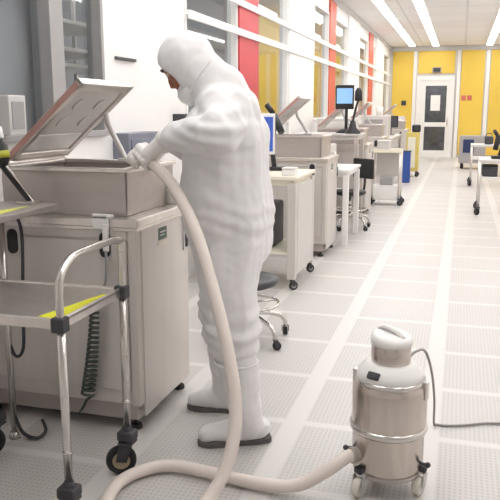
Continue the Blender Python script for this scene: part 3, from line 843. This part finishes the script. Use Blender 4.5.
# mask over nose and mouth
b = bmesh.new()
bmesh.ops.create_uvsphere(b, u_segments=40, v_segments=28, radius=1)
for v in b.verts:
    v.co = Vector((v.co.x * 0.108, v.co.y * 0.086, v.co.z * 0.07))
bmesh.ops.delete(b, geom=[f for f in b.faces if f.calc_center_median().x < 0.012], context='FACES')
for v in b.verts:
    if v.co.z > 0.03 and abs(v.co.y) > 0.02:
        v.co.x -= 0.004
    v.co += Vector((0.0, 0, 0.004 * math.sin(v.co.z * 180)))
bmesh.ops.transform(b, matrix=Matrix.Translation(hp(0.008, 0, -0.098)) @ HR.to_4x4(), verts=b.verts)
for f in b.faces: f.smooth = True
mk = MB(); mk.merge(b)
mask = mk.build('face_mask', 'mask', person)
md = mask.modifiers.new('t', 'SOLIDIFY'); md.thickness = 0.002
# overboots
def boot(knee, ankle, heel, toe, name):
    k, an, he, to = Vector(knee), Vector(ankle), Vector(heel), Vector(toe)
    d = (to - he).normalized()
    b = MB()
    capsule_chain(b, [tuple(k) + (0.088,), tuple(k.lerp(an, 0.35)) + (0.084,), tuple(k.lerp(an, 0.75)) + (0.076,), tuple(an) + (0.07,)])
    capsule_chain(b, [tuple(he + d * 0.055 + Vector((0, 0, 0.06))) + (0.052,), tuple(he + d * 0.13 + Vector((0, 0, 0.066))) + (0.056,), tuple(he + d * 0.2 + Vector((0, 0, 0.05))) + (0.047,), tuple(to - d * 0.045 + Vector((0, 0, 0.045))) + (0.04,)])
    for v in b.bm.verts:
        if v.co.z < 0.02: v.co.z = 0.02
    me = remeshed(b, name, 0.008, 5)
    wrinkle(me, 0.0065, 10, (1, 1, 1.1), 3)
    for v in me.vertices:
        if v.co.z < 0.02: v.co.z = 0.02
    o = link_mesh(me, name, 'fabric', person)
    # sole outline
    n = Vector((-d.y, d.x, 0))
    L = (to - he).length
    prof = [(0.0, 0.02), (0.012, 0.036), (0.06, 0.044), (0.13, 0.042), (0.19, 0.05), (L - 0.05, 0.048), (L - 0.015, 0.032), (L, 0.012)]
    out = [he + d * u + n * w_ for u, w_ in prof] + [he + d * u - n * w_ for u, w_ in reversed(prof)]
    MB().prism([(p.x, p.y) for p in out], 'z', 0.0, 0.024, 0.004).build('sole', 'sole', o)
    st = MB()
    ring = [k + Vector((math.cos(a) * 0.092, math.sin(a) * 0.092, -0.035)) for a in [2 * PI * i / 20 for i in range(21)]]
    st.tube(ring, 0.006, seg=8, smooth=2).build('elastic_band', 'fabric', o)
boot((-0.872, 2.80, 0.40), (-0.815, 2.79, 0.10), (-0.73, 2.855, 0), (-1.02, 2.715, 0), 'overboot')
boot((-1.01, 3.07, 0.40), (-1.0, 3.10, 0.10), (-0.925, 3.112, 0), (-1.205, 3.075, 0), 'overboot')
# gloves: fingers curl round the hose
def glove(P, T, up, wrist, flip, R=0.03):
    T = T.normalized()
    e1 = (up - T * up.dot(T)).normalized()
    e2 = T.cross(e1).normalized() * flip
    at = lambda th, rad, s: P + T * s + (e1 * math.cos(th) + e2 * math.sin(th)) * rad
    b = MB()
    # palm lies over the hose, wrist behind it
    for s in (-0.036, -0.012, 0.012, 0.036):
        b.sph(at(math.radians(-8), R + 0.016, s), (0.024, 0.024, 0.024), 16)
        b.sph(at(math.radians(28), R + 0.014, s), (0.02, 0.02, 0.02), 16)
        b.sph(at(math.radians(-42), R + 0.014, s), (0.021, 0.021, 0.021), 16)
    base = at(math.radians(-20), R + 0.022, 0.03)
    capsule_chain(b, [tuple(base) + (0.032,), tuple(base.lerp(Vector(wrist), 0.5)) + (0.034,), tuple(wrist) + (0.038,)])
    # four fingers
    for s, ln, r in ((-0.036, 205, 0.0098), (-0.012, 222, 0.0102), (0.012, 212, 0.0098), (0.036, 180, 0.0086)):
        ch = []
        for th in (20, 55, 80, 115, 140, ln - 40, ln):
            f = (th - 20) / (ln - 20)
            ch.append(tuple(at(math.radians(th), R + r * 0.9, s - 0.004 * f)) + (r * (1.08 - 0.22 * f),))
        capsule_chain(b, ch, 14)
    # thumb leaves the side of the palm near its base
    th_ = [(-40, 0.028, 0.014), (-75, 0.004, 0.0125), (-100, -0.022, 0.011), (-118, -0.044, 0.0095)]
    capsule_chain(b, [tuple(at(math.radians(a), R + r * 0.9, s)) + (r,) for a, s, r in th_], 14)
    g = link_mesh(remeshed(b, 'glove', 0.0034, 3), 'glove', 'glove', person)
    # cuff
    cw = Vector(wrist)
    dd = (cw - base).normalized()
    MB().cyl(cw - dd * 0.012, cw + dd * 0.02, 0.043, 0.05, seg=24, bev=0.005).build('cuff', 'glove', g)
glove(HP, HT, Vector((-0.5, -0.45, 0.8)), (-1.175, 2.79, 1.292), 1, 0.0245)
glove(Vector((-1.332, 2.876, 1.205)), Vector((0.78, -0.55, -0.3)), Vector((0.1, 0.6, 0.7)), (-1.285, 3.04, 1.27), 1, 0.021)

# ------------------------------------------------------------------ stool behind the legs
def stool(label, loc, seat_z, seat_m, back, arms=5, rz=0):
    t = thing('lab_stool', label, 'stool', loc, rz)
    b = MB()
    for k in range(arms):
        a = 2 * PI * k / arms
        c, s = math.cos(a), math.sin(a)
        b.tube([(c * 0.03, s * 0.03, 0.17), (c * 0.12, s * 0.12, 0.165), (c * 0.22, s * 0.22, 0.14), (c * 0.26, s * 0.26, 0.1), (c * 0.265, s * 0.265, 0.06)], 0.014, smooth=5)
    b.lathe([(0, 0.14), (0.045, 0.14), (0.05, 0.16), (0.04, 0.2), (0.0, 0.2)], seg=24)
    b.build('star_base', 'chrome', t)
    for k in range(arms):
        a = 2 * PI * k / arms
        c, s = math.cos(a), math.sin(a)
        add_caster(t, c * 0.265, s * 0.265, 0.075, 0.026, a + 1.2, 'charcoal', 'rubber', 'charcoal', 0.03)
    MB().cyl((0, 0, 0.18), (0, 0, seat_z - 0.05), 0.02).cyl((0, 0, 0.2), (0, 0, 0.3), 0.027).build('column', 'chrome', t)
    if back != 'ring':
        pass
    ring = [(math.cos(2 * PI * i / 24) * 0.2, math.sin(2 * PI * i / 24) * 0.2, 0.24) for i in range(25)]
    r = MB().tube(ring, 0.009, seg=8, smooth=1)
    for k in range(3):
        a = 2 * PI * k / 3
        r.cyl((0.02 * math.cos(a), 0.02 * math.sin(a), 0.24), (0.2 * math.cos(a), 0.2 * math.sin(a), 0.24), 0.006, seg=8)
    r.build('foot_ring', 'chrome', t)
    MB().lathe([(0, seat_z - 0.05), (0.15, seat_z - 0.05), (0.185, seat_z - 0.035), (0.195, seat_z - 0.01), (0.185, seat_z + 0.005), (0.1, seat_z), (0, seat_z - 0.004)], seg=36).build('seat', seat_m, t)
    if back == True:
        MB().tube([(0, 0.12, seat_z - 0.04), (0, 0.22, seat_z - 0.02), (0, 0.25, seat_z + 0.1), (0, 0.235, seat_z + 0.25)], 0.013).build('back_post', 'black', t)
        MB().box((-0.17, 0.2, seat_z + 0.14), (0.17, 0.235, seat_z + 0.38), 0.016).build('backrest', seat_m, t)
    return t
stool('chrome legged stool on casters standing behind the worker\'s legs', (-1.225, 4.17, 0), 0.40, 'charcoal', False, 5, math.radians(38))
stool('black stool with backrest drawn up at the white table', (-1.25, 8.68, 0), 0.46, 'black', True, 5, math.radians(-38))

# ------------------------------------------------------------------ wheeled steel table past the worker, with what it carries
def table(name, label, cat, loc, lx, ly, z, top_m, leg_m, leg_r, shelf=None, wheels=True, square=True):
    t = thing(name, label, cat, loc)
    MB().box((0, 0, z - 0.03), (lx, ly, z), 0.005).box((0.03, 0.03, z - 0.075), (lx - 0.03, ly - 0.03, z - 0.03), 0.003).build('top', top_m, t)
    for x in (0.04, lx - 0.04):
        for y in (0.04, ly - 0.04):
            l = MB()
            z0 = 0.09 if wheels else 0.0
            if square: l.box((x - leg_r, y - leg_r, z0), (x + leg_r, y + leg_r, z - 0.05), 0.006)
            else: l.cyl((x, y, z0), (x, y, z - 0.05), leg_r)
            l.build('leg', leg_m, t)
            if wheels: add_caster(t, x, y, 0.12, 0.036, 0.6, 'charcoal', 'rubber', 'mid_grey')
    if shelf:
        MB().box((0.05, 0.05, shelf - 0.02), (lx - 0.05, ly - 0.05, shelf), 0.004).build('shelf', top_m, t)
    return t
table('steel_table', 'steel wheeled table with cream top just behind the worker', 'table', (-1.98, 5.45, 0), 0.78, 0.76, 0.912, 'cream', 'steel_panel', 0.034, 0.3)
MB().box((0.745, 0.09, 0.12), (0.775, 0.67, 0.84), 0.004).build('side_panel', 'light_grey', [o for o in C.objects if o.name == 'steel_table'][0])
t = thing('pump_unit', 'dark grey pump unit standing on lower shelf of the cream topped table', 'pump', (-1.6, 5.85, 0.3))
MB().box((-0.2, -0.2, 0), (0.16, 0.2, 0.36), 0.02).build('housing', 'charcoal', t)
MB().cyl((0, 0, 0.36), (0, 0, 0.44), 0.05).build('port', 'steel', t)
t = thing('flat_monitor', 'white framed monitor with blue screen standing at the worker\'s back', 'monitor', (-1.535, 5.56, 0.912), math.radians(34))
MB().box((-0.09, -0.07, 0), (0.09, 0.07, 0.015), 0.006).box((-0.02, 0.0, 0.012), (0.02, 0.02, 0.2), 0.004).build('stand', 'white_plastic', t)
f = MB().box((-0.2, -0.03, 0.16), (0.13, 0.0, 0.48), 0.008).build('bezel', 'white_plastic', t)
MB().box((-0.18, -0.034, 0.185), (0.108, -0.029, 0.455), 0.002).build('screen', 'screen_blue', f)
t = thing('sample_box', 'small white box on corner of the cream topped table', 'box', (-1.28, 5.56, 0.912))
MB().box((-0.05, -0.06, 0), (0.05, 0.06, 0.05), 0.008).build('box', 'white_plastic', t)
MB().box((-0.052, -0.062, 0.05), (0.052, 0.062, 0.065), 0.005).build('lid', 'white_plastic', t)
t = thing('microscope', 'black microscope on the cream topped table behind the worker\'s shoulder', 'microscope', (-1.5, 6.0, 0.912))
MB().box((-0.06, -0.05, 0), (0.08, 0.07, 0.03), 0.01).build('base', 'black', t)
MB().tube([(-0.03, 0.05, 0.03), (-0.05, 0.06, 0.2), (-0.02, 0.05, 0.46)], 0.022).build('arm', 'black', t)
MB().cyl((-0.03, 0.03, 0.46), (0.05, -0.02, 0.32), 0.035, 0.028).build('tube', 'black', t)
MB().cyl((-0.04, 0.035, 0.48), (-0.10, 0.06, 0.55), 0.022, 0.026).build('eyepiece', 'black', t)

# white table with monitor arm
table('white_table', 'white topped table on square white legs in front of the black stool', 'table', (-2.05, 7.5, 0), 0.96, 0.9, 0.805, 'white_plastic', 'white_plastic', 0.03, None, False)
t = thing('white_cabinet', 'tall white cabinet standing under the white topped table', 'cabinet', (-1.75, 7.75, 0))
MB().box((-0.22, 0, 0.03), (0.3, 0.5, 0.7), 0.008).build('body', 'light_grey', t)
MB().box((-0.19, -0.012, 0.06), (0.27, 0.0, 0.66), 0.004).build('door', 'light_grey', t)
for x in (-0.18, 0.26):
    for y in (0.05, 0.45): MB().cyl((x, y, 0), (x, y, 0.035), 0.03, 0.02).build('foot', 'rubber', t)
t = thing('reagent_bottle', 'red and white bottle on the white topped table', 'bottle', (-1.28, 7.62, 0.805))
MB().lathe([(0, 0), (0.04, 0), (0.042, 0.01), (0.042, 0.11), (0.02, 0.14), (0.02, 0.16), (0, 0.16)], seg=20).build('body', 'red_plastic', t)
MB().cyl((0, 0, 0.155), (0, 0, 0.18), 0.024).build('cap', 'white_plastic', t)
t = thing('desk_equipment', 'grey instrument case standing at the back of the white topped table', 'instrument', (-1.62, 8.1, 0.805))
MB().box((-0.3, -0.2, 0), (0.25, 0.25, 0.24), 0.012).build('case', 'light_grey', t)
MB().box((-0.24, -0.206, 0.05), (0.1, -0.198, 0.2), 0.004).build('front_panel', 'mid_grey', t)
MB().box((0.13, -0.21, 0.08), (0.2, -0.198, 0.15), 0.004).build('knob', 'charcoal', t)

t = thing('wall_monitor', 'pale screened monitor on a black arm beside the red column', 'monitor', (-1.42, 9.3, 1.13))
MB().cyl((0, 0.06, 0), (0, 0.06, 0.34), 0.02).cyl((0, 0.06, 0), (0, 0.06, 0.05), 0.14, 0.07).box((-0.02, 0.02, 0.3), (0.02, 0.07, 0.44), 0.004).build('stand', 'black', t)
f = MB().box((-0.13, -0.02, 0.3), (0.1, 0.025, 0.6), 0.008).build('bezel', 'black', t)
MB().box((-0.115, -0.024, 0.37), (0.085, -0.019, 0.56), 0.002).build('screen', 'screen_pale', f)
table('equipment_shelf', 'tall steel bench carrying the pale screened monitor', 'bench', (-2.05, 9.0, 0), 0.85, 0.62, 1.13, 'light_grey', 'steel', 0.025, 0.4, False)

t = thing('desk_lamp', 'black lamp with cone foot beside the pale screened monitor', 'lamp', (-1.3, 9.12, 1.13))
MB().lathe([(0, 0), (0.1, 0), (0.1, 0.015), (0.05, 0.07), (0.03, 0.16), (0, 0.16)], seg=24).build('foot', 'black', t)
MB().tube([(0, 0, 0.15), (0.03, 0, 0.3), (0.06, 0.02, 0.42)], 0.014).build('arm', 'black', t)
MB().lathe([(0.045, 0), (0.05, 0.02), (0.045, 0.12), (0.02, 0.16), (0, 0.16)], (0.06, 0.02, 0.4), 20).build('shade', 'black', t)

# trolley on casters
def trolley():
    t = thing('instrument_trolley', 'white and steel trolley with a tray top on dark casters', 'trolley', (-1.27, 10.98, 0))
    MB().box((0, 0, 0.79), (0.44, 0.36, 0.815), 0.005).box((0, 0, 0.815), (0.44, 0.012, 0.84), 0.003).box((0, 0.348, 0.815), (0.44, 0.36, 0.84), 0.003).build('top_tray', 'cream', t)
    MB().box((0.02, 0.02, 0.08), (0.42, 0.34, 0.3), 0.01).build('base_box', 'white_plastic', t)
    MB().box((0.13, 0.06, 0.3), (0.32, 0.3, 0.42), 0.01).build('motor', 'mid_grey', t)
    for x in (0.02, 0.42):
        for y in (0.02, 0.34):
            MB().cyl((x, y, 0.1), (x, y, 0.8), 0.018).build('post', 'steel', t)
            add_caster(t, x, y, 0.12, 0.045, 0.3 if x > 0.2 else 2.6, 'charcoal', 'rubber', 'charcoal')
    MB().box((0.05, 0.33, 0.42), (0.39, 0.345, 0.78), 0.004).build('back_panel', 'light_grey', t)
trolley()
t = thing('sample_case', 'small pale box on top of the steel trolley', 'box', (-1.1, 11.12, 0.815))
MB().box((-0.09, -0.08, 0), (0.09, 0.08, 0.14), 0.01).build('box', 'light_grey', t)
MB().box((-0.094, -0.084, 0.14), (0.094, 0.084, 0.16), 0.005).build('lid', 'white_plastic', t)

# further row towards the far wall
t = thing('blue_bin', 'tall blue container standing on the floor past the trolley', 'bin', (-1.03, 14.7, 0))
MB().prism([(-0.08, -0.1), (0.1, -0.1), (0.1, 0.1), (-0.08, 0.1)], 'z', 0.0, 0.6, 0.015).build('body', 'blue', t)
MB().box((-0.09, -0.11, 0.6), (0.11, 0.11, 0.63), 0.01).build('lid', 'navy', t)
t = thing('yellow_trolley', 'pale yellow trolley with a dark pack on top beside the blue container', 'trolley', (-0.98, 16.1, 0))
MB().box((-0.14, -0.15, 0.12), (0.13, 0.15, 0.95), 0.012).build('body', 'bin_yellow', t)
MB().box((-0.1, -0.155, 0.2), (0.06, -0.148, 0.85), 0.003).build('front_panel', 'cream', t)
for x in (-0.1, 0.09):
    for y in (-0.1, 0.1): add_caster(t, x, y, 0.13, 0.045, 0.4, 'charcoal', 'rubber', 'charcoal')
t = thing('dark_pack', 'dark pack lying on top of the pale yellow trolley', 'box', (-0.93, 16.1, 0.95))
MB().box((-0.08, -0.1, 0), (0.1, 0.1, 0.16), 0.03).build('pack', 'black', t)
MB().box((-0.03, -0.104, 0.05), (0.05, -0.098, 0.11), 0.004).build('flap', 'charcoal', t)
table('grey_bench', 'grey bench between the fourth bench and the yellow trolley', 'bench', (-2.05, 13.9, 0), 0.8, 2.6, 0.9, 'light_grey', 'light_grey', 0.03, 0.3, False)
t = thing('bench_instrument', 'pale instrument tower standing on the grey bench', 'instrument', (-1.6, 14.2, 0.9))
MB().box((-0.25, 0, 0), (0.25, 0.6, 0.42), 0.02).build('case', 'light_grey', t)
MB().box((-0.2, -0.008, 0.08), (0.15, 0.0, 0.34), 0.004).build('front_panel', 'mid_grey', t)
MB().cyl((0.05, 0.3, 0.42), (0.05, 0.3, 0.58), 0.07).build('chimney', 'white_plastic', t)
t = thing('black_monitor', 'small black monitor on the grey bench against the yellow panel', 'monitor', (-1.42, 15.6, 0.9))
MB().box((-0.08, -0.06, 0), (0.08, 0.06, 0.015), 0.004).box((-0.015, 0, 0.01), (0.015, 0.02, 0.22), 0.003).build('stand', 'black', t)
f = MB().box((-0.15, -0.02, 0.16), (0.15, 0.0, 0.4), 0.008).build('bezel', 'black', t)
MB().box((-0.13, -0.023, 0.18), (0.13, -0.019, 0.38), 0.002).build('screen', 'charcoal', f)
t = thing('gas_panel', 'white panel tower standing on floor behind the pale screened monitor', 'tower', (-1.75, 10.65, 0))
MB().box((-0.3, 0, 0), (0.25, 0.5, 1.3), 0.015).build('body', 'light_grey', t)
MB().box((-0.25, -0.01, 0.6), (0.2, 0, 1.25), 0.004).build('door', 'white_plastic', t)
MB().box((0.1, -0.016, 0.95), (0.17, -0.008, 1.1), 0.004).build('gauge', 'charcoal', t)
t = thing('cabinet_tower', 'white cabinet tower standing by the far end of the left wall', 'tower', (-1.8, 20.2, 0))
MB().box((-0.3, 0, 0), (0.3, 0.6, 1.25), 0.015).build('body', 'light_grey', t)
MB().box((-0.24, -0.01, 0.1), (0.24, 0, 1.2), 0.004).build('door', 'white_plastic', t)

# ------------------------------------------------------------------ right side carts
def right_cart(label, loc, lx, ly, z):
    t = thing('work_cart', label, 'cart', loc, group='work carts along the right side')
    MB().box((0, 0, z - 0.04), (lx, ly, z), 0.006).build('top', 'light_grey', t)
    MB().box((0.03, 0.03, 0.5), (lx - 0.03, ly - 0.03, 0.53), 0.005).build('shelf', 'white_plastic', t)
    for x in (0.02, lx - 0.02):
        for y in (0.02, ly - 0.02):
            MB().cyl((x, y, 0.1), (x, y, z - 0.02), 0.018).build('leg', 'steel', t)
            add_caster(t, x, y, 0.14, 0.05, 2.2, 'charcoal', 'rubber', 'charcoal')
    return t
right_cart('nearest wheeled work cart on the right with a black microscope', (0.26, 10.25, 0), 1.1, 0.7, 0.76)
right_cart('middle wheeled work cart on the right, behind the nearest cart', (0.2, 14.25, 0), 1.1, 0.7, 0.78)
t = thing('microscope', 'black microscope standing on the nearest work cart on the right', 'microscope', (0.5, 10.55, 0.76))
MB().box((-0.08, -0.1, 0), (0.08, 0.1, 0.04), 0.01).build('base', 'black', t)
MB().tube([(0.03, 0.06, 0.03), (0.06, 0.07, 0.16), (0.02, 0.05, 0.28)], 0.03).build('arm', 'black', t)
MB().cyl((-0.03, 0, 0.12), (0.0, 0, 0.32), 0.035).build('tube', 'black', t)
MB().cyl((0.0, 0.0, 0.3), (-0.06, -0.1, 0.38), 0.025).build('eyepiece', 'black', t)
t = thing('dark_case', 'small dark case standing on the middle work cart on the right', 'case', (0.52, 14.5, 0.78))
MB().box((-0.08, -0.1, 0), (0.08, 0.1, 0.16), 0.03).build('case', 'charcoal', t)
MB().tube([(-0.05, 0, 0.155), (-0.04, 0, 0.2), (0.04, 0, 0.2), (0.05, 0, 0.155)], 0.008, seg=8).build('handle', 'black', t)
t = thing('dark_box', 'dark box on lower shelf of the nearest work cart on the right', 'box', (0.41, 10.45, 0.53))
MB().box((-0.1, -0.15, 0), (0.1, 0.2, 0.13), 0.015).build('box', 'charcoal', t)
MB().box((-0.102, -0.152, 0.13), (0.102, 0.202, 0.15), 0.008).build('lid', 'black', t)
t = thing('yellow_tray', 'yellow tray on lower shelf of the nearest work cart on the right', 'tray', (0.82, 10.58, 0.53))
MB().box((-0.25, -0.25, 0), (0.25, 0.2, 0.02), 0.008).box((-0.25, -0.25, 0.01), (0.25, -0.235, 0.1), 0.006).box((-0.25, 0.185, 0.01), (0.25, 0.2, 0.1), 0.006).build('tray', 'bin_yellow', t)
MB().box((-0.265, -0.1, 0.02), (-0.245, 0.05, 0.1), 0.006).build('grip', 'bin_yellow', t)
t = thing('grey_cabinet', 'low grey cabinet with navy front panel right of the far door', 'cabinet', (0.2, 18.4, 0))
MB().box((-0.22, 0, 0.15), (0.4, 0.6, 0.8), 0.015).build('body', 'mid_grey', t)
MB().box((-0.13, -0.012, 0.4), (0.12, 0.0, 0.72), 0.01).build('front_panel', 'navy', t)
for x in (-0.15, 0.3):
    for y in (0.1, 0.5): add_caster(t, x, y, 0.17, 0.06, 1.0, 'charcoal', 'rubber', 'charcoal')

# ------------------------------------------------------------------ rack behind the second window
t = thing('storage_rack', 'white shelved rack standing in the next room behind the second window', 'rack', (-2.95, 4.5, 0))
for z in (0.5, 1.0, 1.72, 1.83, 2.02):
    MB().box((-0.2, 0, z), (0.25, 1.1, z + 0.028), 0.004).build('shelf', 'white_plastic', t)
for x in (-0.19, 0.23):
    for y in (0.01, 1.07): MB().box((x - 0.015, y, 0), (x + 0.015, y + 0.03, 2.3), 0.003).build('post', 'grey_trim', t)

t = thing('roller_blind', 'plain grey roller blind drawn behind the nearest window', 'blind', (-2.36, 2.6, 0))
MB().box((-0.006, -0.99, 1.2), (0.0, 1.36, 3.0), 0).build('cloth', 'blind', t)
MB().cyl((-0.003, -1.0, 3.02), (-0.003, 1.37, 3.02), 0.03).build('roller', 'grey_trim', t)
MB().box((-0.012, -0.99, 1.18), (0.006, 1.36, 1.21), 0.004).build('bottom_bar', 'grey_trim', t)
